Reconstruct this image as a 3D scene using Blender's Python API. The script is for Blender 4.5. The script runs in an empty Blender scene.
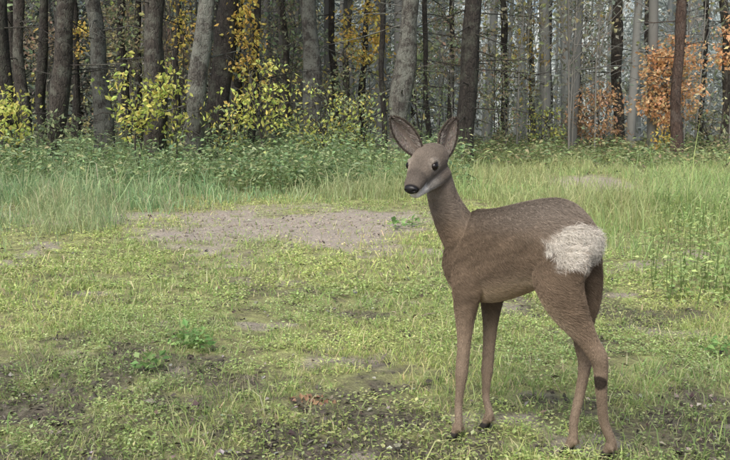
import bpy, math, random
import numpy as np
from mathutils import Vector
random.seed(7); RNG=np.random.default_rng(11)
scene=bpy.context.scene
# ------------------------------------------------------------ camera
PITCH=math.radians(7.9); F=850.0; CH=1.0
cd=bpy.data.cameras.new("camera"); cam=bpy.data.objects.new("camera",cd)
scene.collection.objects.link(cam); scene.camera=cam
cam.location=(0,0,CH); cam.rotation_euler=(math.radians(90)-PITCH,0,0)
cd.lens=36*F/730; cd.sensor_width=36; cd.clip_start=0.05; cd.clip_end=600
def P(u,v,Y):
    a=(u-365)/F; b=(230-v)/F
    dy=math.cos(PITCH)+b*math.sin(PITCH); dz=-math.sin(PITCH)+b*math.cos(PITCH)
    t=Y/dy
    return np.array([a*t,Y,CH+dz*t])
def G(u,v):
    b=(230-v)/F
    ang=math.atan(-b)+PITCH
    return P(u,v,CH/math.tan(ang))
# ------------------------------------------------------------ noise
def vnoise(x,y,seed=0):
    xi=np.floor(x).astype(np.int64); yi=np.floor(y).astype(np.int64)
    fx=x-xi; fy=y-yi; fx=fx*fx*(3-2*fx); fy=fy*fy*(3-2*fy)
    def h(a,b):
        n=(a*374761393+b*668265263+seed*1442695041)&0x7fffffff
        n=((n^(n>>13))*1274126177)&0x7fffffff
        n=n^(n>>16)
        return (n&0xffff)/65535.0
    return (h(xi,yi)*(1-fx)+h(xi+1,yi)*fx)*(1-fy)+(h(xi,yi+1)*(1-fx)+h(xi+1,yi+1)*fx)*fy
def fbm(x,y,seed=0,o=4):
    s=0;a=.5;t=0
    for i in range(o):
        s=s+a*vnoise(x*2**i,y*2**i,seed+i*17); t+=a; a*=.5
    return s/t
def sst(a,b,x):
    t=np.clip((x-a)/(b-a),0,1); return t*t*(3-2*t)
# ------------------------------------------------------------ ground fields
def f_dirt(x,y):
    n=fbm(x*1.3+5,y*1.3,3)-.5; nf=fbm(x*7,y*7,4,3)-.5
    r=np.sqrt(((x+.62)/1.45)**2+((y-7.5)/1.45)**2)+n*1.4+nf*.6
    a=1-sst(.55,1.15,r)
    r2=np.sqrt(((x-3.1)/.7)**2+((y-11.6)/1.6)**2)+n*.8+nf*.3
    b=1-sst(.6,1.1,r2)
    r3=np.sqrt(((x+2.0)/1.1)**2+((y-8.3)/.45)**2)+n*1.4+nf*.4
    c=(1-sst(.5,1.1,r3))*.8
    s=sst(.66,.76,fbm(x*2.1+4,y*2.8,66,4))*.7*sst(9.5,8.5,y)
    return np.clip(np.maximum(np.maximum(a,b),np.maximum(c,s)),0,1)
def f_mud(x,y):
    n=fbm(x*1.7,y*2.2,8)-.5; n2=fbm(x*9,y*9,18,3)-.5
    edge=np.interp(x,[-2,-1,-.3,.2,.6,1.2,2],[2.95,2.9,2.72,2.58,2.58,2.75,2.85])
    spots=sst(.60,.72,fbm(x*3.1+8,y*3.6,68,4))*.75*sst(6.5,4.0,y)
    return np.clip(np.maximum(sst(edge+.35,edge-.45,y+n*1.3+n2*1.3)*.9,spots),0,1)
def f_tall(x,y):
    yb=np.interp(x,[-3.6,-2.3,-1.9,-1.2,.9,1.3,1.6,1.9,2.4,4],[5.4,6.0,8.6,9.3,9.6,9.2,7.0,5.3,4.6,4.2])
    n=fbm(x*1.1+9,y*1.1,21)-.5
    return sst(-.4,1.0,y-yb+n*1.8)
def gh(x,y):
    d=np.sqrt((x-.5)**2+(y-2.45)**2)
    k=sst(.35,1.2,d)
    far=sst(8,14,y)
    return k*((fbm(x*.8,y*.8,31)-.5)*.08)+(fbm(x*6,y*6,33,3)-.5)*.03*k+far*.10*(fbm(x*.3,y*.3,44)-.2)
# ------------------------------------------------------------ mesh builder
class MB:
    def __init__(s): s.v=[];s.t=[];s.c=[];s.m=[];s.s=[];s.n=0
    def add(s,v,t,c,mat=0,smooth=False):
        v=np.asarray(v,dtype=np.float32).reshape(-1,3); t=np.asarray(t,dtype=np.int64).reshape(-1,3)
        c=np.asarray(c,dtype=np.float32)
        if c.ndim==1: c=np.tile(c,(len(v),1))
        s.v.append(v);s.t.append(t+s.n);s.c.append(c)
        s.m.append(np.full(len(t),mat,dtype=np.int32)); s.s.append(np.full(len(t),smooth,dtype=bool)); s.n+=len(v)
    def build(s,name,mats,loc=(0,0,0),parent=None):
        v=np.concatenate(s.v)-np.array(loc,dtype=np.float32); t=np.concatenate(s.t).astype(np.int32); c=np.clip(np.concatenate(s.c),.003,.95)
        me=bpy.data.meshes.new(name); me.vertices.add(len(v)); me.vertices.foreach_set("co",v.ravel())
        me.loops.add(len(t)*3); me.loops.foreach_set("vertex_index",t.ravel())
        me.polygons.add(len(t)); me.polygons.foreach_set("loop_start",np.arange(len(t),dtype=np.int32)*3)
        for m in mats: me.materials.append(m)
        me.polygons.foreach_set("material_index",np.concatenate(s.m)); me.polygons.foreach_set("use_smooth",np.concatenate(s.s))
        me.update(calc_edges=True)
        a=me.color_attributes.new("Col","FLOAT_COLOR","POINT")
        a.data.foreach_set("color",np.concatenate([c,np.ones((len(c),1),dtype=np.float32)],axis=1).ravel())
        ob=bpy.data.objects.new(name,me); ob.location=loc; scene.collection.objects.link(ob)
        if parent: ob.parent=parent
        return ob
def unit(a): return a/np.maximum(np.linalg.norm(a,axis=-1,keepdims=True),1e-9)
def rdir(n): return unit(RNG.normal(size=(n,3)))
def pick(cols,n,jit=.15):
    cols=np.array(cols); c=cols[RNG.integers(0,len(cols),n)]
    return np.clip(c*(1+RNG.normal(size=(n,1))*jit)*(1+RNG.normal(size=(n,3))*jit*.3),0.005,.95)
def leaves(mb,pos,L,W,col,d=None,mat=0,flat=0.0):
    n=len(pos); 
    if d is None: d=rdir(n)
    r=rdir(n); 
    if flat>0: r=unit(r*(1-flat)+np.array([0,0,1.])*flat)
    s=unit(np.cross(d,r)); nn=np.cross(s,d)
    L=np.broadcast_to(L,(n,))[:,None]; W=np.broadcast_to(W,(n,))[:,None]
    a=pos; b=pos+d*L*.42+s*W*.5+nn*W*.12; c=pos+d*L-nn*L*.12; e=pos+d*L*.42-s*W*.5+nn*W*.12
    v=np.stack([a,b,c,e],1).reshape(-1,3)
    i=np.arange(n)[:,None]*4
    t=np.concatenate([i+np.array([[0,1,2]]),i+np.array([[0,2,3]])],0)
    mb.add(v,t,np.repeat(col,4,axis=0),mat)
def blades(mb,x,y,z,h,w,lean,col,mat=0):
    n=len(x); az=RNG.uniform(0,2*np.pi,n); la=RNG.uniform(0,2*np.pi,n)
    s=np.stack([np.cos(az),np.sin(az),np.zeros(n)],1)*w[:,None]*.5
    l=np.stack([np.cos(la),np.sin(la),np.zeros(n)],1)*(lean*h)[:,None]
    up=np.array([0,0,1.])
    b=np.stack([x,y,z-.005],1)
    m=b+up*(h*.55)[:,None]+l*.28
    tp=b+up*(h*(1-.35*np.clip(lean,0,1.4)))[:,None]+l
    v=np.stack([b-s,b+s,m-s*.8,m+s*.8,tp],1).reshape(-1,3)
    i=np.arange(n)[:,None]*5
    t=np.concatenate([i+np.array([[0,1,3]]),i+np.array([[0,3,2]]),i+np.array([[2,3,4]])],0)
    mb.add(v,t,np.repeat(col,5,axis=0),mat)
def tube(mb,path,rad,n,col,mat=0,rough=0.0,seed=0):
    path=np.asarray(path,float); K=len(path); rad=np.asarray(rad,float)
    T=unit(np.gradient(path,axis=0)); ref=np.array([1.,0,0]) if abs(T[0][0])<.8 else np.array([0,1.,0])
    A=unit(np.cross(T,ref)); B=np.cross(T,A)
    th=np.linspace(0,2*np.pi,n,endpoint=False)
    R=rad[:,None]*np.ones((1,n))
    if rough>0:
        kk=np.arange(K)[:,None]*np.ones((1,n)); tt=th[None,:]*np.ones((K,1))
        R=R*(1+rough*(fbm(kk*.35+seed,np.cos(tt)*1.3+seed*3.1,5)+fbm(kk*.35,np.sin(tt)*1.3+seed,9)-1))
    v=path[:,None,:]+A[:,None,:]*(np.cos(th)[None,:]*R)[:,:,None]+B[:,None,:]*(np.sin(th)[None,:]*R)[:,:,None]
    k,j=np.meshgrid(np.arange(K-1),np.arange(n),indexing='ij'); j2=(j+1)%n
    a=(k*n+j).ravel();b=(k*n+j2).ravel();c=((k+1)*n+j2).ravel();d=((k+1)*n+j).ravel()
    mb.add(v.reshape(-1,3),np.concatenate([np.stack([a,b,c],1),np.stack([a,c,d],1)]),col,mat,True)
# ------------------------------------------------------------ materials
def newmat(name):
    m=bpy.data.materials.new(name); m.use_nodes=True; nt=m.node_tree; 
    return m,nt,nt.nodes["Principled BSDF"],nt.nodes["Material Output"]
def N(nt,t,**k):
    n=nt.nodes.new(t)
    for a,b in k.items(): setattr(n,a,b)
    return n
def leafmat(name,trans=.35,rough=.55):
    m,nt,b,o=newmat(name); L=nt.links.new
    a=N(nt,"ShaderNodeAttribute",attribute_name="Col")
    L(a.outputs["Color"],b.inputs["Base Color"]); b.inputs["Roughness"].default_value=rough; b.inputs["Specular IOR Level"].default_value=.25
    tr=N(nt,"ShaderNodeBsdfTranslucent"); L(a.outputs["Color"],tr.inputs["Color"])
    mx=N(nt,"ShaderNodeMixShader"); mx.inputs[0].default_value=trans
    L(b.outputs[0],mx.inputs[1]); L(tr.outputs[0],mx.inputs[2]); L(mx.outputs[0],o.inputs["Surface"])
    return m
M_grass=leafmat("grass_blades",.42); M_leaf=leafmat("leaves",.42); M_litter=leafmat("leaf_litter",.1,.6); M_needle=leafmat("needles",.15,.7)
def ramp(nt,stops):
    r=N(nt,"ShaderNodeValToRGB"); e=r.color_ramp.elements
    e[0].position=stops[0][0]; e[0].color=(*stops[0][1],1); e[1].position=stops[-1][0]; e[1].color=(*stops[-1][1],1)
    for p,c in stops[1:-1]:
        x=e.new(p); x.color=(*c,1)
    return r
def barkmat(name,dark,mid,lichen,lam):
    m,nt,b,o=newmat(name); L=nt.links.new
    tc=N(nt,"ShaderNodeTexCoord"); oi=N(nt,"ShaderNodeObjectInfo")
    ad=N(nt,"ShaderNodeVectorMath",operation='ADD'); L(tc.outputs["Object"],ad.inputs[0])
    ml=N(nt,"ShaderNodeMath",operation='MULTIPLY'); L(oi.outputs["Random"],ml.inputs[0]); ml.inputs[1].default_value=40
    L(ml.outputs[0],ad.inputs[1])
    mp=N(nt,"ShaderNodeMapping"); mp.inputs["Scale"].default_value=(1,1,.35); L(ad.outputs[0],mp.inputs[0])
    n1=N(nt,"ShaderNodeTexNoise"); n1.inputs["Scale"].default_value=22; n1.inputs["Detail"].default_value=8; n1.inputs["Roughness"].default_value=.78; L(mp.outputs[0],n1.inputs["Vector"])
    vo=N(nt,"ShaderNodeTexVoronoi",feature='DISTANCE_TO_EDGE'); vo.inputs["Scale"].default_value=26; L(mp.outputs[0],vo.inputs["Vector"])
    r=ramp(nt,[(.38,dark),(.58,mid),(.74,tuple(min(1,c*1.7) for c in mid))]); L(n1.outputs[0],r.inputs[0])
    rc=ramp(nt,[(0,(.5,.48,.47)),(.12,(1,1,1))]); L(vo.outputs[0],rc.inputs[0])
    mu=N(nt,"ShaderNodeMix",data_type='RGBA',blend_type='MULTIPLY'); mu.inputs[0].default_value=.8
    L(r.outputs[0],mu.inputs[6]); L(rc.outputs[0],mu.inputs[7])
    n2=N(nt,"ShaderNodeTexNoise"); n2.inputs["Scale"].default_value=4.5; n2.inputs["Detail"].default_value=10; n2.inputs["Roughness"].default_value=.78; L(ad.outputs[0],n2.inputs["Vector"])
    r2=ramp(nt,[(.50-lam*.06,(0,0,0)),(.60-lam*.06,(.9,.9,.9))]); L(n2.outputs[0],r2.inputs[0])
    mx=N(nt,"ShaderNodeMix",data_type='RGBA'); L(r2.outputs[0],mx.inputs[0]); L(mu.outputs[2],mx.inputs[6]); mx.inputs[7].default_value=(*lichen,1)
    L(mx.outputs[2],b.inputs["Base Color"]); b.inputs["Roughness"].default_value=.9
    bp=N(nt,"ShaderNodeBump"); bp.inputs["Strength"].default_value=.7; bp.inputs["Distance"].default_value=.02
    s=N(nt,"ShaderNodeMath",operation='ADD'); L(n1.outputs[0],s.inputs[0]); L(rc.outputs[0],s.inputs[1]); L(s.outputs[0],bp.inputs["Height"]); L(bp.outputs[0],b.inputs["Normal"])
    return m
BARK={'grey':barkmat("bark_grey",(.035,.031,.028),(.115,.105,.093),(.19,.195,.17),.9),
'dark':barkmat("bark_dark",(.014,.012,.011),(.042,.035,.030),(.068,.07,.055),.0),
'brown':barkmat("bark_brown",(.024,.02,.018),(.075,.063,.053),(.12,.12,.10),.3),
'pine':barkmat("bark_pine",(.04,.025,.02),(.11,.072,.055),(.12,.095,.08),0)}
m,nt,b,o=newmat("distant_bark"); a=N(nt,"ShaderNodeAttribute",attribute_name="Col"); nz=N(nt,"ShaderNodeTexNoise"); nz.inputs["Scale"].default_value=6; nz.inputs["Detail"].default_value=6
rr=ramp(nt,[(.3,(.55,.55,.55)),(.7,(1.25,1.25,1.25))]); nt.links.new(nz.outputs[0],rr.inputs[0])
mu=N(nt,"ShaderNodeMix",data_type='RGBA',blend_type='MULTIPLY'); mu.inputs[0].default_value=1; nt.links.new(a.outputs[0],mu.inputs[6]); nt.links.new(rr.outputs[0],mu.inputs[7]); nt.links.new(mu.outputs[2],b.inputs["Base Color"]); b.inputs["Roughness"].default_value=.9
M_dbark=m
# ground material
m,nt,b,o=newmat("ground_soil"); L=nt.links.new
at=N(nt,"ShaderNodeAttribute",attribute_name="Col"); sp=N(nt,"ShaderNodeSeparateColor"); L(at.outputs["Color"],sp.inputs[0])
tc=N(nt,"ShaderNodeTexCoord")
def nz(scale,det=8,ro=.65):
    n=N(nt,"ShaderNodeTexNoise"); n.inputs["Scale"].default_value=scale; n.inputs["Detail"].default_value=det; n.inputs["Roughness"].default_value=ro; L(tc.outputs["Object"],n.inputs["Vector"]); return n
na=nz(9); nb=nz(45); nc=nz(2.5); nd=nz(120,4)
rg=ramp(nt,[(.34,(.13,.112,.075)),(.48,(.25,.25,.11)),(.66,(.40,.43,.17))]); L(na.outputs[0],rg.inputs[0])
rm=ramp(nt,[(.3,(.032,.027,.022)),(.5,(.088,.073,.060)),(.72,(.20,.175,.145))]); L(nb.outputs[0],rm.inputs[0])
rd=ramp(nt,[(.25,(.26,.215,.18)),(.5,(.40,.345,.295)),(.75,(.50,.445,.39))]); L(nb.outputs[0],rd.inputs[0])
def mix(f,a_,b_,bt='MIX'):
    x=N(nt,"ShaderNodeMix",data_type='RGBA',blend_type=bt)
    if isinstance(f,float): x.inputs[0].default_value=f
    else: L(f,x.inputs[0])
    L(a_,x.inputs[6]); L(b_,x.inputs[7]); return x.outputs[2]
c1=mix(sp.outputs[1],rg.outputs[0],rm.outputs[0]); c2=mix(sp.outputs[0],c1,rd.outputs[0])
rf=ramp(nt,[(.3,(.06,.052,.035)),(.6,(.14,.14,.07))]); L(nc.outputs[0],rf.inputs[0]); c3=mix(sp.outputs[2],c2,rf.outputs[0])
rs=ramp(nt,[(.35,(.6,.59,.57)),(.6,(1.12,1.12,1.12))]); L(nd.outputs[0],rs.inputs[0]); c4=mix(.8,c3,rs.outputs[0],'MULTIPLY')
L(c4,b.inputs["Base Color"]); b.inputs["Roughness"].default_value=.85
bp=N(nt,"ShaderNodeBump"); bp.inputs["Strength"].default_value=.9; bp.inputs["Distance"].default_value=.018; L(nb.outputs[0],bp.inputs["Height"]); L(bp.outputs[0],b.inputs["Normal"])
M_ground=m
# ------------------------------------------------------------ ground sheet
def axis(parts):
    o=[]; 
    for a,b_,s in parts: o+=list(np.arange(a,b_,s))
    return np.array(o)
xs=axis([(-200,-40,20),(-40,-14,2),(-14,-3.2,.12),(-3.2,3.2,.022),(3.2,14,.12),(14,40,2),(40,201,20)])
ys=axis([(-60,-4,6),(-4,1.8,.2),(1.8,5,.02),(5,10,.04),(10,20,.1),(20,60,1),(60,300,20)])
X,Y=np.meshgrid(xs,ys,indexing='xy'); Z=gh(X,Y)
clod=f_mud(X,Y)*(fbm(X*18,Y*18,61,3)-.45)*.035+f_dirt(X,Y)*(fbm(X*10,Y*10,71,4)-.5)*.035
dd=np.sqrt((X-.5)**2+(Y-2.45)**2)
Z=Z+clod*np.where((Y<12)&(Y>1.5),1,0)*(.35+.65*sst(.3,.6,dd))
V=np.stack([X,Y,Z],2).reshape(-1,3); nx=len(xs); ny=len(ys)
k,j=np.meshgrid(np.arange(ny-1),np.arange(nx-1),indexing='ij'); a=(k*nx+j).ravel()
T=np.concatenate([np.stack([a,a+1,a+nx+1],1),np.stack([a,a+nx+1,a+nx],1)])
C=np.stack([f_dirt(X,Y),f_mud(X,Y),sst(13,17,Y)],2).reshape(-1,3)
g=MB(); g.add(V,T,C,0,True); g.build("ground",[M_ground])
# ------------------------------------------------------------ grass
def scatter(n,y0,y1,k=.6):
    y=RNG.uniform(y0,y1,n); x=RNG.uniform(-1,1,n)*(k*y+.2); return x,y
short=MB()
for (n,y0,y1,hm,wm) in [(80000,2.1,4.2,.030,.0035),(90000,4.2,10.5,.036,.006)]:
    x,y=scatter(n,y0,y1)
    cl=fbm(x*2.3,y*2.3,51); cl2=fbm(x*9,y*9,52,2)
    dens=(1-.86*f_dirt(x,y))*(1-.66*f_mud(x,y))*(1-.7*f_tall(x,y))*sst(.38,.58,cl*.5+cl2*.5+.02)
    k=RNG.random(n)<dens; x=x[k];y=y[k];cl=cl[k]; n=len(x)
    h=hm*RNG.lognormal(0,.5,n)*(.5+cl*1.1)*(1-.25*f_mud(x,y)); w=wm*RNG.uniform(.6,1.4,n)
    yel=fbm(x*.9,y*.9,57)
    c=pick([(.52,.60,.22),(.40,.52,.18),(.60,.64,.30),(.32,.44,.16),(.66,.60,.36)],n)
    c=c*(1+.6*(yel[:,None]-.5)*np.array([1.3,.9,.6]))*(1-.35*f_mud(x,y))[:,None]
    blades(short,x,y,gh(x,y),h,w,RNG.uniform(.3,1.6,n),c)
short.build("short_grass",[M_grass])
clv=MB()
for (n,y0,y1,s) in [(85000,2.1,4.5,.012),(130000,4.5,10.0,.018)]:
    x,y=scatter(n,y0,y1)
    cl=fbm(x*1.9+30,y*1.9,81); cl2=fbm(x*7,y*7,82,2)
    dens=(1-.93*f_dirt(x,y))*(1-.80*f_mud(x,y))*(1-.6*f_tall(x,y))*sst(.38,.56,cl*.5+cl2*.5)
    k=RNG.random(n)<dens; x=x[k];y=y[k]; n=len(x)
    z=gh(x,y)+RNG.uniform(.005,.032,n)
    d=rdir(n); d[:,2]=np.abs(d[:,2])*.4; d=unit(d)
    c=pick([(.50,.61,.22),(.58,.67,.27),(.40,.53,.18),(.63,.67,.34)],n)
    c=c*(1+.7*(fbm(x*.9,y*.9,57)[:,None]-.5)*np.array([1.3,.9,.6]))*(1-.35*f_mud(x,y))[:,None]
    leaves(clv,np.stack([x,y,z],1),s*RNG.uniform(.6,1.6,n),s*RNG.uniform(.5,1.1,n),c,d,0,.85)
clv.build("clover_patch",[M_leaf])
tall=MB()
for (n,y0,y1,hm,wm) in [(60000,3.9,9,.19,.006),(130000,8,15,.20,.009),(60000,15,25,.17,.016)]:
    x,y=scatter(n,y0,y1,.62)
    cl=fbm(x*1.4,y*1.4,91); cl2=fbm(x*4,y*4,92,2)
    dens=(1-.95*f_dirt(x,y))*(f_tall(x,y)**1.3)*sst(.30,.58,cl*.5+cl2*.5)
    k=RNG.random(n)<dens; x=x[k];y=y[k];cl=cl[k];cl2=cl2[k]; n=len(x)
    rshort=1-.40*sst(.5,2.0,x)*sst(8,10,y)
    h=hm*RNG.lognormal(0,.42,n)*(.2+cl*1.6)*(.45+.55*f_tall(x,y))*rshort; w=wm*RNG.uniform(.6,1.4,n)
    left=sst(1.5,-1.0,x)[:,None]
    c=pick([(.31,.48,.25),(.38,.53,.26),(.26,.41,.21),(.46,.56,.30),(.54,.54,.35)],n)*left+pick([(.40,.54,.22),(.47,.57,.24),(.33,.47,.20),(.56,.58,.31)],n)*(1-left)
    st=sst(.52,.68,fbm(x*.6+3,y*.9,95))[:,None]*.40
    c=c*(1-st)+np.array([.56,.52,.30])*st
    blades(tall,x,y,gh(x,y),h,w,RNG.uniform(.1,1.3,n),c)
tall.build("tall_grass",[M_grass])
# ------------------------------------------------------------ weeds
def herb(mb,x,y,h,nl,ls,cols,spread):
    z=float(gh(np.array([x]),np.array([y]))[0])
    top=np.array([x+random.uniform(-.1,.1)*h,y+random.uniform(-.1,.1)*h,z+h])
    base=np.array([x,y,z-.01])
    tube(mb,[base,(base+top)/2+np.array([random.uniform(-.03,.03)]*3),top],[.004,.003,.0015],4,(.2,.28,.1),0)
    t=RNG.uniform(.2,1,nl)[:,None]
    az=RNG.uniform(0,2*np.pi,nl); r=RNG.uniform(.0,1,nl)*spread
    pos=base*(1-t)+top*t+np.stack([np.cos(az)*r,np.sin(az)*r,-.1*r],1)
    d=unit(np.stack([np.cos(az),np.sin(az),RNG.uniform(-.5,.4,nl)],1))
    leaves(mb,pos,ls*RNG.uniform(.6,1.3,nl),ls*.5*RNG.uniform(.7,1.2,nl),pick(cols,nl,.2),d,0,.6)
wd=MB()
for i in range(1700):
    y=random.uniform(10.4,16.5); x=random.uniform(-.6,.12)*y
    if x>0 and random.random()<.4: continue
    hh=float(fbm(np.array([x*.8]),np.array([y*.8]),77)[0])
    herb(wd,x,y,random.uniform(.2,.66)*(.3+1.5*hh),24,.08,[(.29,.40,.21),(.36,.47,.24),(.22,.32,.17),(.44,.49,.26)],.12)
for i in range(600):
    y=random.uniform(14,24); x=random.uniform(.1,.6)*y
    herb(wd,x,y,random.uniform(.15,.5),20,.10,[(.30,.39,.18),(.38,.44,.21),(.24,.31,.16),(.42,.38,.22)],.14)
for i in range(260):
    y=random.uniform(4.3,8.5); x=random.uniform(.34,.6)*y
    herb(wd,x,y,random.uniform(.08,.28),16,.04,[(.36,.48,.19),(.44,.54,.23)],.09)
wd.build("undergrowth_weeds",[M_leaf])
ros=MB()
for (u,v,r,n) in [(186,347,.085,60),(200,352,.06,40),(150,374,.05,30),(404,229,.15,40),(720,358,.07,40)]:
    p=G(u,v); az=RNG.uniform(0,2*np.pi,n); rad_=RNG.uniform(0,1,n)**.5*r
    pos=np.tile(np.array([p[0],p[1],float(gh(p[0:1],p[1:2])[0])+.015]),(n,1))+np.stack([np.cos(az)*rad_,np.sin(az)*rad_,RNG.uniform(0,.05,n)],1)
    d=rdir(n); d[:,2]=abs(d[:,2])*.5; d=unit(d); s=.04 if v>300 else .07
    leaves(ros,pos,s*RNG.uniform(.5,1.2,n),s*.6*RNG.uniform(.7,1.2,n),pick([(.18,.32,.11),(.24,.40,.14),(.32,.46,.18)],n),d,0,.6)
ros.build("dock_plants",[M_leaf])
# ------------------------------------------------------------ fallen leaves
fl=MB()
LC=[(.09,.075,.058),(.05,.042,.034),(.12,.10,.075),(.21,.18,.145),(.07,.058,.05),(.31,.29,.26)]
for (n,y0,y1,s,pm,pr) in [(7500,2.0,4.3,.017,.95,.14),(6500,4,10,.022,.2,.35),(6000,13,24,.07,1,1)]:
    x,y=scatter(n,y0,y1)
    k=RNG.random(n)<(pr+(pm-pr)*f_mud(x,y)); x=x[k];y=y[k];n=len(x)
    d=rdir(n); d[:,2]*=.3; d=unit(d)
    leaves(fl,np.stack([x,y,gh(x,y)+RNG.uniform(.002,.018,n)],1),s*RNG.lognormal(0,.5,n),s*.7*RNG.lognormal(0,.4,n),pick(LC,n,.25),d,0,.6)
p=G(308,404); n=30; d=rdir(n); d[:,2]=abs(d[:,2])*.5; d=unit(d)
leaves(fl,p+RNG.normal(size=(n,3))*np.array([.03,.03,.004])+np.array([0,0,.012]),.028,.018,pick([(.30,.18,.11),(.22,.13,.08)],n),d,0,.6)
fl.build("fallen_leaves",[M_litter])
cl=MB()
for i in range(900):
    y=random.choice([random.uniform(2.1,3.4),random.uniform(6.3,8.8)]); x=random.uniform(-.55,.55)*y if y<4 else random.uniform(-2.0,.7)
    if math.hypot(x-.5,y-2.45)<.42 : continue
    if y>4 and f_dirt(np.array([x]),np.array([y]))[0]<.5: continue
    if y<4 and f_mud(np.array([x]),np.array([y]))[0]<.4: continue
    r=random.uniform(.005,.018)*(1 if y<4 else 1.1); z=float(gh(np.array([x]),np.array([y]))[0])
    th=np.linspace(0,2*np.pi,7,endpoint=False); v=[]
    for ph,zz in ((.9,-.3),(1,.2),(.6,.65)):
        v+= [(x+r*ph*math.cos(a_)*random.uniform(.75,1.25),y+r*ph*math.sin(a_)*random.uniform(.75,1.25),z+r*zz*random.uniform(.8,1.2)) for a_ in th]
    v.append((x,y,z+r*.75)); t=[]
    for k_ in range(2):
        for q in range(7):
            a_=k_*7+q;b_=k_*7+(q+1)%7; t+=[(a_,b_,b_+7),(a_,b_+7,a_+7)]
    for q in range(7): t.append((14+q,14+(q+1)%7,21))
    c=np.array(random.choice([(.05,.042,.034),(.085,.07,.06),(.13,.115,.095)])) if y<4 else np.array(random.choice([(.34,.29,.24),(.41,.355,.305),(.28,.235,.2)]))
    cl.add(v,t,c,0,False)
cl.build("soil_clods",[M_litter])
# ------------------------------------------------------------ trees
NEED=[(.05,.085,.045),(.07,.10,.05),(.04,.07,.04)]
cnt=[0]
def tree(name,ub,ut,wpx,Yd,kind,H=14,dead=10,crown='spruce',deadlow=.6):
    x0=(ub-365)/F*Yd; r=wpx/F*Yd*.5*.92
    lean=((ut-ub)/140.0)-((ub-365)/F*.12); cnt[0]+=1; sd=cnt[0]
    z0=float(gh(np.array([x0]),np.array([Yd]))[0])
    mb=MB(); K=46; zz=np.linspace(-.15,H,K)**1.0
    ly=random.uniform(-.03,.03)
    px=x0+lean*np.minimum(zz,6)+.035*np.sin(zz*1.3+sd)+.015*np.sin(zz*3.7+sd*2); py=Yd+ly*zz
    rad=r*(1-zz/H*.85).clip(.08)*(1+.45*np.exp(-(zz+.15)/.22))
    tube(mb,np.stack([px,py,zz+z0],1),rad,18,(.2,.2,.2),0,.6,sd*1.7)
    def at(z): return np.array([np.interp(z,zz,px),np.interp(z,zz,py),z+z0])
    for i in range(dead):
        z=random.uniform(deadlow,4.8); a_=random.uniform(0,6.28); Lb=random.uniform(.3,1.6)
        p0=at(z); d=np.array([math.cos(a_),math.sin(a_),random.uniform(-.35,.25)])
        p1=p0+d*(r+Lb*.5); p2=p0+d*(r+Lb)+np.array([0,0,random.uniform(-.25,.05)])*Lb
        tube(mb,[p0,p1,p2],[.013,.008,.002],5,(.1,.1,.1),0)
        for q in range(random.randint(3,8)):
            s=random.uniform(.3,1); b0=p0+(p1-p0)*min(1,2*s) if s<.5 else p1+(p2-p1)*(2*s-1)
            e=b0+np.array([random.uniform(-.3,.3),random.uniform(-.3,.3),random.uniform(-.22,.1)])*1.3
            tube(mb,[b0,e],[.004,.001],4,(.1,.1,.1),0)
    nb=20
    for i in range(nb):
        f=i/nb; z=H*(.56+.43*f); a_=i*2.4+random.random(); Lb=(1-f)*H*.13+.4
        p0=at(z); d=np.array([math.cos(a_),math.sin(a_),-.2 if crown=='spruce' else .35])
        p1=p0+d*Lb; tube(mb,[p0,(p0+p1)/2+np.array([0,0,.1]),p1],[.03*(1-f)+.01,.02*(1-f)+.006,.004],5,(.1,.1,.1),0)
        n=20; t=RNG.uniform(.25,1.05,n)[:,None]; pos=p0*(1-t)+p1*t+RNG.normal(size=(n,3))*.14
        if crown=='spruce': leaves(mb,pos,.42,.13,pick(NEED,n),unit(d+RNG.normal(size=(n,3))*.5),1)
        else: leaves(mb,pos,.16,.11,pick([(.3,.26,.06),(.22,.24,.06),(.35,.22,.06)],n),None,1)
    mb.build(name,[BARK[kind],M_needle if crown=='spruce' else M_leaf],loc=(x0,Yd,z0))
TL=[("spruce_tree",4,2,20,13.0,'dark',12),("spruce_tree",27,22,13,15.5,'brown',8),("spruce_tree",42,46,11,17,'dark',8),
("spruce_tree",58,64,21,13.2,'brown',14),("spruce_tree",78,75,9,18,'dark',8),("spruce_tree",105,94,20,14,'grey',16),("spruce_tree",127,124,10,19,'dark',6),
("spruce_tree",154,157,24,13.2,'brown',8),("spruce_tree",190,204,20,13.0,'grey',8),("spruce_tree",215,226,24,14.5,'dark',10),
("alder_tree",253,256,9,15,'dark',8),("spruce_tree",286,284,8,19,'brown',8),("spruce_tree",311,311,20,16.5,'grey',10),("alder_tree",344,350,7,19,'brown',8),
("alder_tree",385,383,7,16,'dark',9),("spruce_tree",397,408,22,14.5,'grey',12),("spruce_tree",466,470,19,14.8,'dark',26),("alder_tree",448,452,7,22,'brown',10),
("birch_tree",531,529,7,23,'grey',8),("birch_tree",547,549,8,25,'grey',6),("spruce_tree",618,617,12,22,'brown',12),("pine_tree",676,678,12,18,'pine',7),
("spruce_tree",506,502,8,21,'dark',10),("spruce_tree",725,722,10,21,'brown',10),("spruce_tree",648,645,7,25,'brown',8),
("spruce_tree",337,333,8,20,'dark',10),("alder_tree",176,180,6,17,'dark',8),("alder_tree",430,424,6,18,'dark',9),("spruce_tree",700,703,7,24,'dark',8),("spruce_tree",578,575,6,26,'brown',8),
("spruce_tree",14,12,9,19,'dark',8),("spruce_tree",138,141,8,21,'dark',8),("spruce_tree",238,240,9,20,'dark',8),("spruce_tree",362,366,8,24,'dark',8)]
for t_ in TL:
    nm,ub,ut,w,Yd,k_,dd_=t_
    tree(nm,ub,ut,w,Yd,k_,H=random.uniform(12,16),dead=dd_,crown='broad' if nm in('alder_tree','birch_tree') else 'spruce')
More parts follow.
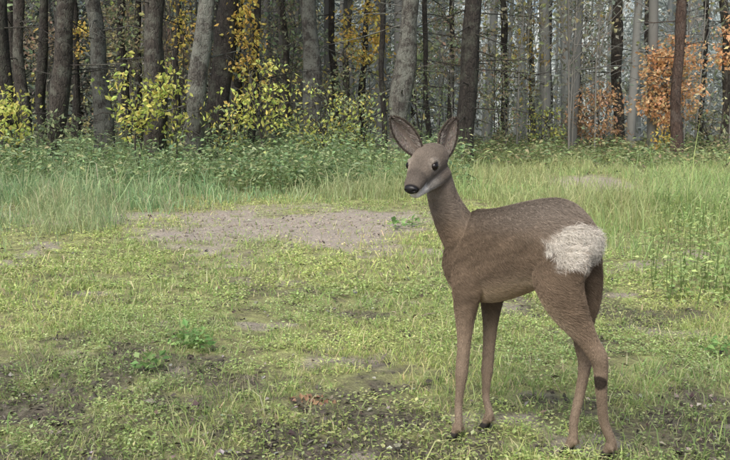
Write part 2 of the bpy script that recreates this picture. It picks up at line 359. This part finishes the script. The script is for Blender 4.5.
# ------------------------------------------------------------ saplings
def sapling(name,u,v,Yd,wpx,hpx,cols,nbr=26,nl=16,ls=.09,stems=2):
    c=P(u,v,Yd); rx=wpx/F*Yd*.5; rz=hpx/F*Yd*.5
    mb=MB(); z0=float(gh(np.array([c[0]]),np.array([Yd]))[0])
    for s in range(stems):
        bx=c[0]+random.uniform(-.3,.3)*rx; base=np.array([bx,Yd+random.uniform(-.1,.1),z0-.05])
        top=np.array([c[0]+random.uniform(-.5,.5)*rx,Yd+random.uniform(-.2,.2),c[2]+rz*random.uniform(.6,1)])
        mid=(base+top)/2+np.array([random.uniform(-.1,.1),0,0])
        ts=np.linspace(0,1,8)[:,None]; path=(1-ts)**2*base+2*ts*(1-ts)*mid+ts**2*top
        tube(mb,path,np.linspace(.016,.004,8),6,(.15,.12,.09),0)
        for i in range(nbr//stems):
            e=rdir(1)[0]*random.uniform(.35,1)**.5; end=c+np.array([e[0]*rx,e[1]*rx*.9,e[2]*rz])
            end[2]=max(end[2],z0+.1)
            zt=min(end[2]-.15,top[2]); 
            k_=int(np.clip(np.searchsorted(path[:,2],zt-.25),0,7)); p0=path[k_]
            m_=(p0+end)/2+np.array([0,0,.05])
            tube(mb,[p0,m_,end],[.007,.004,.0015],4,(.15,.12,.09),0)
            n=nl; t=RNG.uniform(.45,1.08,n)[:,None]; pos=p0*(1-t)+end*t+RNG.normal(size=(n,3))*.07
            d=rdir(n); d[:,2]-=.5; d=unit(d)
            leaves(mb,pos,ls*RNG.uniform(.6,1.25,n),ls*.62*RNG.uniform(.6,1.2,n),pick(cols,n),d,1)
    mb.build(name,[BARK['brown'],M_leaf],loc=(c[0],Yd,z0))
YG=[(.60,.64,.18),(.68,.68,.20),(.50,.60,.17),(.70,.63,.19)]
GO=[(.76,.58,.15),(.70,.61,.17),(.78,.53,.16)]
OR=[(.88,.54,.29),(.90,.60,.35),(.76,.43,.23),(.80,.62,.37)]
PK=[(.64,.44,.30),(.56,.40,.27),(.70,.48,.32)]
GR=[(.32,.39,.22),(.40,.46,.25),(.27,.34,.20)]
OL=[(.36,.36,.23),(.42,.39,.25),(.46,.37,.23)]
for s_ in [("maple_sapling",12,115,12.3,62,62,YG,26,12,.09,2),("maple_sapling",135,95,12.2,66,90,YG,34,12,.09,2),("maple_sapling",172,100,12.4,44,76,YG,20,10,.085,1),
("maple_sapling",243,38,14.5,46,96,GO,36,14,.09,1),("maple_sapling",180,25,16,30,66,GO,16,10,.09,1),("maple_sapling",262,92,12.8,70,80,YG,36,13,.08,2),("maple_sapling",80,40,16.5,28,50,GO,12,10,.09,1),
("hazel_bush",315,112,13.6,76,76,YG+GR,40,14,.07,3),("maple_sapling",362,30,18,64,78,GO,48,13,.10,1),("hazel_bush",360,118,14.2,66,64,GR+YG,36,14,.07,3),
("hazel_bush",425,108,17,66,100,GR,40,16,.07,3),("hazel_bush",505,95,19,56,110,OL+GR,44,18,.08,2),("hazel_bush",545,125,20,50,46,YG+GR,30,14,.08,3),
("maple_tree",672,82,18.8,80,92,OR,120,22,.095,2),("maple_tree",728,46,19,30,56,OR,24,14,.11,1),("rowan_bush",598,114,20.5,80,66,PK+OR,60,18,.09,3),
("hazel_bush",664,138,18.5,26,28,GO,12,12,.09,2),("hazel_bush",575,120,21,34,50,PK+OL,20,14,.09,2),("hazel_bush",710,130,20,50,50,OL+GR,24,14,.09,3),("maple_sapling",527,60,22,48,90,OL+GO,30,12,.10,1),
("hazel_bush",222,118,13.0,50,50,YG+GR,20,10,.08,2),("hazel_bush",60,128,13,70,40,GR,24,12,.08,3),("maple_sapling",-30,90,13,50,80,YG,20,12,.1,2),("maple_sapling",770,90,20,50,80,OR,30,16,.11,2),
("alder_sapling",290,45,19,50,90,OL+GR,30,14,.1,1),("alder_sapling",440,40,20,60,90,OL+GR,36,14,.09,1),("alder_sapling",352,75,17,50,70,OL+GR,28,14,.08,2),("alder_sapling",500,30,24,80,90,GR+OL,50,14,.10,2),
("alder_sapling",590,40,25,80,90,GR+OL,50,14,.10,2),("alder_sapling",115,20,18,60,60,OL+GR,24,14,.09,1)]:
    sapling(*s_)
# ------------------------------------------------------------ distant forest
df=MB()
def haze_tint(c,y,x):  # pale air haze mixed into bark and leaf colours, stronger far off and rightward
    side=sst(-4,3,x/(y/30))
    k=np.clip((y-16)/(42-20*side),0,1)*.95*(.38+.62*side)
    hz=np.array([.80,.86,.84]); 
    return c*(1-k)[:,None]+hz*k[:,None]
for i in range(270):
    y=random.uniform(19,62); x=random.uniform(-.62,.62)*y; r=random.uniform(.04,.16)
    lean=random.uniform(-.05,.05); z=np.linspace(-.2,15,8)
    c=haze_tint(np.array([random.choice([(.07,.06,.05),(.13,.115,.1),(.04,.034,.03),(.17,.16,.145)])]),np.array([y]),np.array([x]))[0]
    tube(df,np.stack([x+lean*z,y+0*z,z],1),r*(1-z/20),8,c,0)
    for q in range(9):
        zz_=random.uniform(1,9); a_=random.uniform(0,6.28); Lb=random.uniform(.5,2.2); p0=np.array([x+lean*zz_,y,zz_])
        e=p0+np.array([math.cos(a_),math.sin(a_),random.uniform(-.3,.5)])*Lb
        tube(df,[p0,(p0+e)/2+np.array([0,0,.06]),e],[.018,.012,.004],4,c,0)
for i in range(150):
    y=27+ (i/150)*50+random.uniform(-2,2); x=random.uniform(-.62,.62)*y
    if .08<x/y<.34 and y<58 and random.random()<.8: continue
    H=random.uniform(7,17); n=1500
    f=RNG.random(n)**1.25; z=.3+f*(H-.3); R=((1-z/H)*.20*H+.25)*(.75+.5*fbm(z*1.5,np.full(n,i*3.3),3,2))
    a_=RNG.uniform(0,2*np.pi,n); rr_=R*np.sqrt(RNG.uniform(.05,1,n))
    pos=np.stack([x+np.cos(a_)*rr_,y+np.sin(a_)*rr_,z-.25*rr_],1)
    d=unit(np.stack([np.cos(a_),np.sin(a_),RNG.uniform(-.9,.1,n)],1)+RNG.normal(size=(n,3))*.25)
    c=pick([(.06,.09,.055),(.09,.12,.07),(.05,.07,.045)],n,.25)
    leaves(df,pos,RNG.uniform(.25,.6,n),RNG.uniform(.07,.16,n),haze_tint(c,np.full(n,y),np.full(n,x)),d,1)
    z=np.linspace(-.2,H,4); tube(df,np.stack([x+0*z,y+0*z,z],1),.14*(1-z/H)+.01,6,(.1,.08,.06),0)
PAL=[[(.36,.35,.18),(.44,.40,.2)],[(.62,.54,.18),(.54,.50,.18)],[(.27,.33,.18),(.32,.38,.2)],[(.48,.36,.23),(.52,.4,.26)],[(.3,.33,.25),(.38,.41,.32)],[(.3,.33,.25),(.38,.41,.32)]]
for i in range(350):
    y=random.uniform(18,44); x=random.uniform(-.62,.62)*y; z=random.uniform(.2,6.5)*(y/40+.3); s=random.uniform(.5,1.7); n=230
    pos=np.array([x,y,z])+RNG.normal(size=(n,3))*np.array([s*.7,s*.6,s*.5]); pos[:,2]=np.abs(pos[:,2])
    pal=random.choice(PAL)
    leaves(df,pos,RNG.uniform(.08,.18,n),RNG.uniform(.05,.10,n),haze_tint(pick(pal,n,.25),pos[:,1],pos[:,0]),None,2)
    cc=haze_tint(np.array([(.14,.12,.1)]),np.array([y]),np.array([x]))[0]
    b0=np.array([x,y,-.1]); c0=np.array([x+random.uniform(-.2,.2),y,z])
    tube(df,[b0,(b0+c0)/2+np.array([random.uniform(-.1,.1),0,0]),c0],[.025,.018,.010],5,cc,0)
    for q in range(14):
        e=pos[q]; st=b0+(c0-b0)*random.uniform(.5,1); tube(df,[st,(st+e)/2+np.array([0,0,.05]),e],[.010,.006,.002],4,cc,0)
df.build("distant_forest",[M_dbark,M_needle,M_leaf])
# ------------------------------------------------------------ roe deer
deer=bpy.data.objects.new("roe_deer",None); scene.collection.objects.link(deer); deer.location=(.5,2.45,0); 
D=unit(np.array([-.70,.70,0])); Wl=unit(np.array([.70,.70,0]))
lm=MB()
def catmull(A,sub=5):
    A=np.asarray(A,float); n=len(A); out=[]
    E=np.vstack([2*A[0]-A[1],A,2*A[-1]-A[-2]])
    for i in range(n-1):
        p0,p1,p2,p3=E[i],E[i+1],E[i+2],E[i+3]
        for s in range(sub):
            t=s/sub; out.append(.5*((2*p1)+(-p0+p2)*t+(2*p0-5*p1+4*p2-p3)*t*t+(-p0+3*p1-3*p2+p3)*t**3))
    out.append(A[-1]); return np.array(out)
def loft(rows,lat,sub=5,n=28,sc=1.0):
    S=catmull(rows,sub); pts=S[:,:3]; ra=np.maximum(S[:,3]*sc,.002); rb=np.maximum(S[:,4]*sc,.002)
    T=unit(np.gradient(pts,axis=0)); B=unit(lat-(T@lat)[:,None]*T); A=np.cross(T,B)
    th=np.linspace(0,2*np.pi,n,endpoint=False)
    v=pts[:,None]+A[:,None]*(np.cos(th)[None]*ra[:,None])[:,:,None]+B[:,None]*(np.sin(th)[None]*rb[:,None])[:,:,None]
    K=len(pts); k,j=np.meshgrid(np.arange(K-1),np.arange(n),indexing='ij'); j2=(j+1)%n
    a=(k*n+j).ravel();b_=(k*n+j2).ravel();c=((k+1)*n+j2).ravel();d=((k+1)*n+j).ravel()
    v=np.vstack([v.reshape(-1,3),pts[0]-T[0]*min(ra[0],rb[0])*.5,pts[-1]+T[-1]*min(ra[-1],rb[-1])*.5])
    t=[np.stack([a,b_,c],1),np.stack([a,c,d],1)]
    i0=K*n; q=np.arange(n); q2=(q+1)%n
    t.append(np.stack([np.full(n,i0),q2,q],1)); t.append(np.stack([np.full(n,i0+1),(K-1)*n+q,(K-1)*n+q2],1))
    lm.add(v,np.concatenate(t),(.5,.5,.5),0,True)
def R(u,v,Y,ra,rb): return [*P(u,v,Y),ra,rb]
# trunk
loft([R(585,248,2.305,.035,.03),R(582,246,2.32,.076,.060),R(573,245,2.35,.110,.080),R(560,244,2.385,.128,.092),R(544,244,2.425,.128,.096),R(524,247,2.475,.128,.098),
      R(503,253,2.53,.136,.096),R(484,256,2.585,.142,.089),R(469,255,2.625,.130,.076),R(458,250,2.655,.094,.056),R(452,246,2.67,.05,.032)],Wl)
# neck
loft([R(478,250,2.60,.09,.068),R(464,236,2.615,.074,.058),R(454,222,2.62,.060,.049),R(446,206,2.615,.050,.043),R(441,191,2.605,.045,.041),R(438,175,2.60,.040,.038),R(437,164,2.60,.03,.03)],Wl)
# head
hn=P(412,188,2.450)-P(433,160,2.575); H=unit(hn); Lh=unit(np.cross(H,np.array([0,0,1.]))) ; Uh=unit(np.cross(Lh,H))
if Uh[2]<0: Uh=-Uh
if Lh[0]<0: Lh=-Lh
loft([R(440,159,2.615,.022,.024),R(437,157,2.605,.038,.041),R(432,158,2.58,.045,.051),R(426.5,163,2.548,.043,.050),R(421,171,2.515,.036,.040),R(416.5,179.5,2.483,.0275,.031),R(413,186,2.463,.0235,.0275),R(410.5,190.5,2.453,.015,.020)],Lh)
loft([R(441,172,2.59,.028,.036),R(434,178,2.555,.028,.034),R(426,185,2.52,.020,.026),R(418.5,191,2.485,.015,.0195),R(414,195,2.468,.011,.0155)],Lh)
def blob(c,rx,ry,rz):
    c=np.asarray(c); rows=[[*(c+np.array([0,0,rz*s])),rx*math.sqrt(max(.02,1-s*s)),ry*math.sqrt(max(.02,1-s*s))] for s in np.linspace(-.95,.95,7)]
    loft(rows,Wl,2,16)
EC=P(423,169,2.526)
eyes=[EC+Lh*.0405+Uh*.012, EC-Lh*.0405+Uh*.012]
for e,sg in zip(eyes,(1,-1)): 
    blob(e-H*.004+Uh*.006-Lh*sg*.008,.016,.016,.015); blob(e-H*.010-Uh*.004-Lh*sg*.010,.015,.015,.014)
gLF=G(455,441); gRF=G(486,431); gLH=G(607,461); gRH=G(569,455)
def leg(rows,foot,hoofdir):
    f=np.asarray(foot); hd=unit(np.asarray(hoofdir)); lt=np.array([hd[1],-hd[0],0])
    rows=[r_[:3]+[r_[3]*(1 if i<3 else .95),r_[4]*(1 if i<3 else .95)] for i,r_ in enumerate(rows)]
    rows=rows+[[*(f+np.array([0,0,.065])-hd*.012),rows[-1][3]*1.0,rows[-1][4]],[*(f+np.array([0,0,.05])-hd*.010),.0155,.0155],[*(f+np.array([0,0,.030])),.0120,.013],[*(f+np.array([0,0,.018])+hd*.006),.011,.013]]
    loft(rows,Wl)
    for s in (-1,1):
        loft([[*(f+lt*s*.0075+np.array([0,0,.030])-hd*.004),.010,.0075],[*(f+lt*s*.0085+np.array([0,0,.016])+hd*.006),.0125,.0085],[*(f+lt*s*.0075+np.array([0,0,.007])+hd*.020),.007,.007],[*(f+lt*s*.006+np.array([0,0,.005])+hd*.028),.004,.004]],lt,3,14)
        loft([[*(f+lt*s*.008+np.array([0,0,.048])-hd*.022),.005,.005],[*(f+lt*s*.008+np.array([0,0,.038])-hd*.026),.003,.003]],lt,2,8)
leg([R(473,256,2.555,.070,.038),R(469,280,2.55,.060,.038),R(466,302,2.545,.040,.030),R(465,322,2.54,.029,.026),R(464,345,2.535,.0215,.020),R(462.5,362,2.53,.0205,.0195),R(461.5,374,2.525,.0205,.019),R(460.5,386,2.52,.0150,.014),R(458.5,405,2.515,.0125,.0115)],gLF,(-.7,.55,0))
leg([R(495,262,2.67,.060,.032),R(493,285,2.67,.048,.032),R(491.5,303,2.665,.034,.028),R(490.5,322,2.66,.026,.024),R(489,345,2.65,.021,.019),R(488,360,2.64,.0195,.0185),R(487,371,2.635,.0195,.0185),R(486.5,382,2.63,.0145,.0135),R(486,398,2.62,.0120,.011)],gRF,(-.6,.6,0))
leg([R(558,250,2.335,.080,.038),R(557,272,2.33,.080,.044),R(561,292,2.325,.068,.042),R(570,312,2.32,.056,.037),R(581,330,2.315,.038,.029),R(590,344,2.31,.0285,.022),R(597.5,356,2.305,.0285,.021),R(600.5,368,2.31,.0225,.019),R(601,384,2.315,.0185,.0165),R(602,402,2.325,.0155,.0145),R(604,422,2.335,.0145,.0135)],gLH,(-.5,.75,0))
leg([R(578,255,2.43,.070,.036),R(583,278,2.43,.058,.038),R(585,300,2.43,.044,.034),R(583,320,2.43,.033,.028),R(582,338,2.425,.027,.022),R(584,352,2.415,.026,.019),R(585,362,2.41,.0215,.018),R(583,378,2.40,.0165,.0155),R(579,398,2.395,.0145,.0135),R(574,420,2.385,.0135,.0125)],gRH,(-.7,.5,0))
tmp=lm.build("tmp_body",[])
md=tmp.modifiers.new("r","REMESH"); md.mode='VOXEL'; md.voxel_size=.0028
ms=tmp.modifiers.new("s","SMOOTH"); ms.factor=.5; ms.iterations=9
dg=bpy.context.evaluated_depsgraph_get(); dg.update()
me=bpy.data.meshes.new_from_object(tmp.evaluated_get(dg)); bpy.data.objects.remove(tmp)
me.name="deer_body"
nv=len(me.vertices); co=np.zeros(nv*3,dtype=np.float32); me.vertices.foreach_get("co",co); co=co.reshape(-1,3).astype(float)
no=np.zeros(nv*3,dtype=np.float32); me.vertices.foreach_get("normal",no); no=no.reshape(-1,3).astype(float)
def n3(c,s,seed): return (fbm(c[:,0]*s+c[:,1]*s*.6,c[:,2]*s+c[:,1]*s*.7,seed,3)-.5)
def blend(c,k,col): k=np.clip(k,0,1)[:,None]; return c*(1-k)+np.array(col)*k
def ell(co,c,r): return np.linalg.norm((co-np.asarray(c))/np.asarray(r),axis=1)
rumpC=P(577,249,2.30)
NC=P(410.8,189.8,2.446)
def coat(co,no):
    z=co[:,2]; base=np.tile(np.array([.215,.160,.112]),(len(co),1))
    base=base*(1+.7*n3(co,9,2)[:,None]+.45*n3(co,40,4)[:,None]+.4*n3(co,90,6)[:,None])
    base=blend(base,sst(.0,.9,no[:,2])*.75*sst(.4,.55,z),(.095,.072,.053))
    base=blend(base,sst(.45,.30,z)*.5,(.26,.205,.155))
    base=blend(base,sst(.30,.12,z)*.4,(.18,.14,.105))
    torso=sst(.36,.42,z)*sst(.62,.50,z)
    base=blend(base,torso*sst(-.25,-.8,no[:,2])*.95,(.55,.44,.31))
    base=blend(base,sst(1.7,.4,ell(co,P(512,300,2.42),(.09,.12,.035)))*.7,(.46,.35,.23))
    inner=sst(.1,.7,no@Wl)*sst(.42,.36,z); base=blend(base,inner*.5,(.36,.30,.24))
    hd=sst(.64,.74,z)
    base=blend(base,hd*.7,(.25,.215,.18))
    thr=sst(.2,.8,no@unit(np.array([-.5,-.8,-.3])))*sst(.62,.70,z)*sst(.84,.78,z); base=blend(base,thr*.25,(.38,.33,.28))
    s=(co-EC)@H; uu=(co-EC)@Uh; ll=(co-EC)@Lh
    inh=(ell(co,EC+H*.02,(.12,.12,.12))<1)*1.0
    base=blend(base,inh*sst(-.02,-.045,s)*sst(0,.02,uu)*.35,(.15,.125,.10))
    base=blend(base,inh*sst(.0,.05,s)*sst(.012,-.012,uu)*.40,(.33,.30,.26))
    base=blend(base,inh*sst(-.020,-.034,uu)*.6*sst(-.03,.02,s),(.52,.49,.44))
    base=blend(base,inh*sst(.028,.008,np.abs(ll))*sst(-.02,.02,s)*sst(0,.010,uu)*.55,(.13,.11,.09))
    # dark band round the muzzle behind the nose pad, white lips and chin under it
    base=blend(base,inh*sst(.040,.056,s)*sst(-.018,-.008,uu)*.7,(.10,.085,.072))
    base=blend(base,inh*sst(.042,.056,s)*sst(-.012,-.020,uu)*.9,(.74,.71,.66))
    for e in eyes: 
        dE=np.linalg.norm(co-e,axis=1); base=blend(base,sst(.030,.018,dE)*.45,(.40,.36,.31)); base=blend(base,sst(.0165,.0125,dE),(.025,.02,.017))
    base=blend(base,sst(1.15,.9,ell(co,NC,(.024,.022,.0165))),(.014,.013,.014))
    base=blend(base,sst(1.2,.8,ell(co,P(414.5,197,2.46),(.022,.03,.011))),(.80,.77,.72))
    q=co-rumpC; a1=q@Wl; a2=q[:,2]
    hz=np.sqrt(q[:,0]**2+q[:,1]**2)
    rr=np.sqrt((hz/.092)**2+((a2-.002)/.060)**2)+n3(co,38,9)*.5+n3(co,110,19)*.45
    base=blend(base,sst(1.15,.75,rr)*sst(-.10,.15,no@(-D)),(.72,.68,.61))
    base=blend(base,sst(.014,.0,np.abs(a1+.005))*sst(.03,-.02,a2)*(rr<1)*.5*sst(.4,.7,no@(-D)),(.40,.31,.23))
    base=blend(base,sst(1.15,.8,ell(co,P(599,383,2.30),(.024,.03,.022)))*.92,(.025,.02,.017))
    base=blend(base,sst(.034,.028,z),(.03,.027,.025))
    return np.clip(base,.01,.9)
colr=coat(co,no)
ca=me.color_attributes.new("Col","FLOAT_COLOR","POINT"); ca.data.foreach_set("color",np.concatenate([colr,np.ones((nv,1))],1).astype(np.float32).ravel())
me.polygons.foreach_set("use_smooth",np.ones(len(me.polygons),dtype=bool))
m,nt,b,o=newmat("deer_coat"); L=nt.links.new
a=N(nt,"ShaderNodeAttribute",attribute_name="Col"); L(a.outputs["Color"],b.inputs["Base Color"]); b.inputs["Roughness"].default_value=.75; b.inputs["Specular IOR Level"].default_value=.2
tc=N(nt,"ShaderNodeTexCoord"); mp=N(nt,"ShaderNodeMapping"); mp.inputs["Scale"].default_value=(1,1,.5); L(tc.outputs["Object"],mp.inputs[0])
n_=N(nt,"ShaderNodeTexNoise"); n_.inputs["Scale"].default_value=180; n_.inputs["Detail"].default_value=4; L(mp.outputs[0],n_.inputs["Vector"])
bp=N(nt,"ShaderNodeBump"); bp.inputs["Strength"].default_value=.5; bp.inputs["Distance"].default_value=.003; L(n_.outputs[0],bp.inputs["Height"]); L(bp.outputs[0],b.inputs["Normal"])
M_coat=m; me.materials.clear(); me.materials.append(M_coat)
body=bpy.data.objects.new("body",me); scene.collection.objects.link(body)
def par(o_): 
    o_.parent=deer; o_.matrix_parent_inverse=deer.matrix_basis.inverted()
par(body)
me.calc_loop_triangles(); nt_=len(me.loop_triangles); tv=np.zeros(nt_*3,dtype=np.int32); me.loop_triangles.foreach_get("vertices",tv); tv=tv.reshape(-1,3)
A_,B_,C_=co[tv[:,0]],co[tv[:,1]],co[tv[:,2]]; ar=np.linalg.norm(np.cross(B_-A_,C_-A_),axis=1)*(1+1.6*sst(.16,.12,np.linalg.norm(A_-EC,axis=1)))
NH=190000; ti=RNG.choice(nt_,NH,p=ar/ar.sum()); w=RNG.dirichlet((1,1,1),NH)
root=(A_[ti]*w[:,:1]+B_[ti]*w[:,1:2]+C_[ti]*w[:,2:]); nn=unit(no[tv[ti,0]]*w[:,:1]+no[tv[ti,1]]*w[:,1:2]+no[tv[ti,2]]*w[:,2:])
dN=ell(root,NC,(.025,.024,.0175)); z=root[:,2]
dE=np.minimum(np.linalg.norm(root-eyes[0],axis=1),np.linalg.norm(root-eyes[1],axis=1))
keep=(z>.035)&(dN>1.0)&(dE>.0145); root=root[keep];nn=nn[keep];z=z[keep]; NH=len(root)
dN=np.linalg.norm(root-NC,axis=1)
fcol=coat(root,nn); white=sst(.4,.6,fcol[:,0])*sst(.75,.7,z)*sst(.5,.55,z)
legk=sst(.42,.30,z); headk=sst(.17,.10,np.linalg.norm(root-EC,axis=1))
cn=np.stack([n3(root,14,101),n3(root,14,102),n3(root,14,103)],1)*1.2
flow=-D*(1-legk)[:,None]*1.0+np.array([0,0,-1.])*(.45+legk)[:,None]+rdir(NH)*.28+cn*(1-headk)[:,None]
flow=flow*(1-headk)[:,None]+(-H+rdir(NH)*.2)*headk[:,None]+rdir(NH)*white[:,None]*1.0
flow=unit(flow-(flow*nn).sum(1)[:,None]*nn)
ln=(.013*(1-legk)+.0045*legk)*(1-headk)+.0045*headk; ln=ln*np.clip(dN/.06,.35,1); ln=ln*(1+.9*white)*RNG.uniform(.6,1.3,NH)
lift=(.24+.7*white)[:,None]
d0=unit(flow+nn*lift*1.6); d1=unit(flow+nn*lift*.5)
pts=np.stack([root-nn*.0005,root+d0*(ln*.5)[:,None],root+d0*(ln*.5)[:,None]+d1*(ln*.5)[:,None]],1)
fcol=fcol*RNG.uniform(.66,1.4,(NH,1))
hc=bpy.data.hair_curves.new("fur"); hc.add_curves([3]*NH)
pa=hc.attributes.get("position") or hc.attributes.new("position","FLOAT_VECTOR","POINT")
pa.data.foreach_set("vector",pts.astype(np.float32).ravel())
ra=hc.attributes.get("radius") or hc.attributes.new("radius","FLOAT","POINT")
ra.data.foreach_set("value",np.tile(np.array([.00040,.00032,.00008],dtype=np.float32),NH))
fa=hc.attributes.new("Col","FLOAT_COLOR","CURVE"); fa.data.foreach_set("color",np.concatenate([np.clip(fcol,0,.95),np.ones((NH,1))],1).astype(np.float32).ravel())
m,nt,b,o=newmat("deer_fur"); a=N(nt,"ShaderNodeAttribute",attribute_name="Col"); nt.links.new(a.outputs["Color"],b.inputs["Base Color"]); b.inputs["Roughness"].default_value=.7; b.inputs["Specular IOR Level"].default_value=.15
hc.materials.append(m)
fur=bpy.data.objects.new("fur",hc); scene.collection.objects.link(fur); par(fur)
def simple(name,col,rough,spec=.5):
    m,nt,b,o=newmat(name); n_=N(nt,"ShaderNodeTexNoise"); n_.inputs["Scale"].default_value=60
    r_=ramp(nt,[(.3,tuple(c*.7 for c in col)),(.7,tuple(c*1.3 for c in col))]); nt.links.new(n_.outputs[0],r_.inputs[0]); nt.links.new(r_.outputs[0],b.inputs["Base Color"])
    b.inputs["Roughness"].default_value=rough; b.inputs["Specular IOR Level"].default_value=spec; return m
M_eye=simple("eye_dark",(.012,.009,.008),.18,.35); M_nose=simple("nose_skin",(.014,.013,.014),.4,.4)
for i,e in enumerate(eyes):
    s_=1 if i==0 else -1
    bpy.ops.mesh.primitive_uv_sphere_add(segments=28,ring_count=18,radius=.0115,location=Vector(e+H*.003+Lh*s_*.0005)); ob=bpy.context.object; ob.name="eye_%d"%(i+1)
    bpy.ops.object.shade_smooth(); ob.data.materials.append(M_eye); par(ob)
bpy.ops.mesh.primitive_uv_sphere_add(segments=48,ring_count=32,radius=1,location=(0,0,0)); ob=bpy.context.object; ob.name="nose"
for v in ob.data.vertices:
    c=np.array(v.co); l,u_,h=c[0],c[2],c[1]
    pv=NC+Lh*l*.0205*(1.0 if u_>0 else 1+.25*u_)+Uh*u_*.0135+H*(-h)*.010
    for sg in (-1,1):
        dn=math.hypot((l-sg*.62)/.28,(u_-.05)/.34)
        if dn<1 and h<.2: pv=pv-H*.005*(1-dn*dn)
    v.co=Vector(pv)
bpy.ops.object.shade_smooth(); ob.data.materials.append(M_nose); par(ob)
def ear(name,base,tip,face,wmax):
    base=np.array(base);tip=np.array(tip); ax=tip-base; Le=np.linalg.norm(ax); ax=ax/Le
    f=np.array(face,float); f=unit(f-(f@ax)*ax); sd=np.cross(ax,f); nu,nvv=30,26
    def surf(off):
        v=[];cs=[]
        for i in range(nvv+1):
            t=i/nvv; w_=wmax*(math.sin(math.pi*(.13+.87*t)**1.05)**.60 if t<1 else 0)
            w_=max(w_,.0015); open_=math.radians(105-42*t)
            for k in range(nu+1):
                s=-1+2*k/nu; ph=s*open_
                cen=base+ax*Le*t - f*.010*math.sin(math.pi*t)
                p=cen+sd*w_*math.sin(ph)/math.sin(min(math.pi/2,open_))+f*(-w_*.75*math.cos(ph)) 
                nrm=(sd*math.sin(ph)-f*math.cos(ph)); p=p+nrm*off
                v.append(p)
                if off>0: c=np.array([.19,.15,.115]); c=c*(1-.5*max(0,abs(s)-.8)*5*.6)*(1-.45*max(0,t-.8)*5)
                else:
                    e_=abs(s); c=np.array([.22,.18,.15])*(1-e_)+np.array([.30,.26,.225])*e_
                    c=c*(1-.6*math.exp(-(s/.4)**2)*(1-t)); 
                    k_=max(sst(.80,.93,np.array(e_)),sst(.86,.96,np.array(t))); c=c*(1-k_)+np.array([.05,.042,.035])*k_
                cs.append(c)
        return v,cs
    mb=MB(); v1,c1=surf(.0016); v0,c0=surf(-.0016); n1=len(v1); t=[]
    for i in range(nvv):
        for k in range(nu):
            a=i*(nu+1)+k; b_=a+1; c=a+nu+2; d=a+nu+1
            t+=[(a,b_,c),(a,c,d),(n1+a,n1+c,n1+b_),(n1+a,n1+d,n1+c)]
        a=i*(nu+1); d=a+nu+1; t+=[(a,d,n1+d),(a,n1+d,n1+a)]
        a=i*(nu+1)+nu; d=a+nu+1; t+=[(a,n1+a,n1+d),(a,n1+d,d)]
    mb.add(v1+v0,t,np.array(c1+c0),0,True)
    n=2800; tt=RNG.uniform(.0,.92,n); ss=RNG.choice([-1,1],n)*RNG.uniform(.08,.85,n)**.7
    idx=(np.round(tt*nvv).astype(int))*(nu+1)+np.round((ss+1)/2*nu).astype(int); pp=np.array(v0)[idx]+RNG.normal(size=(n,3))*.0012
    dd_=unit(ax*.9+(-sd*ss[:,None])*.7+f*.25+rdir(n)*.3)
    leaves(mb,pp,RNG.uniform(.007,.016,n),.0008,pick([(.55,.50,.45),(.40,.35,.31),(.28,.24,.20)],n,.2),dd_,0)
    n=2000; tt=RNG.uniform(0,1,n); ss=RNG.choice([-1.,1.],n)
    idx=(np.round(tt*nvv).astype(int))*(nu+1)+np.round((ss+1)/2*nu).astype(int); pp=np.array(v0)[idx]+RNG.normal(size=(n,3))*.0015
    leaves(mb,pp,RNG.uniform(.003,.007,n),.0010,pick([(.05,.042,.035),(.09,.075,.06)],n,.2),unit(ax*1.0+sd*ss[:,None]*.4+rdir(n)*.35),0)
    n=4500; tt=RNG.uniform(0,.98,n); kk=RNG.integers(0,nu+1,n); idx=(np.round(tt*nvv).astype(int))*(nu+1)+kk; pp=np.array(v1)[idx]+RNG.normal(size=(n,3))*.0012
    leaves(mb,pp,RNG.uniform(.004,.007,n),.0008,pick([(.19,.15,.115),(.12,.095,.075),(.24,.2,.16)],n),unit(ax+rdir(n)*.4),0)
    ob=mb.build(name,[M_coat]); par(ob)
ear("ear_1",P(419,154,2.565),P(391.5,117,2.565),(-.15,-1,.05),.0320)
ear("ear_2",P(444,156,2.585),P(456,118,2.60),(.3,-1,.0),.0290)
# ------------------------------------------------------------ light
w=bpy.data.worlds.new("World"); scene.world=w; w.use_nodes=True; nt=w.node_tree
sky=nt.nodes.new("ShaderNodeTexSky"); sky.sky_type='NISHITA'; sky.sun_disc=False; EL=math.radians(50); AZ=math.radians(208)
sky.sun_elevation=EL; sky.sun_rotation=AZ; sky.air_density=1; sky.dust_density=4; sky.ozone_density=1
nt.links.new(sky.outputs[0],nt.nodes["Background"].inputs[0]); nt.nodes["Background"].inputs[1].default_value=.15
sl=bpy.data.lights.new("sun","SUN"); sl.energy=3.4; sl.angle=math.radians(38); sl.color=(1,.965,.90); so=bpy.data.objects.new("sun",sl); scene.collection.objects.link(so)
dv=Vector((math.sin(AZ)*math.cos(EL),math.cos(AZ)*math.cos(EL),math.sin(EL)))
so.rotation_euler=dv.to_track_quat('Z','Y').to_euler()
scene.view_settings.view_transform='Standard'; scene.view_settings.look='None'; scene.view_settings.exposure=0
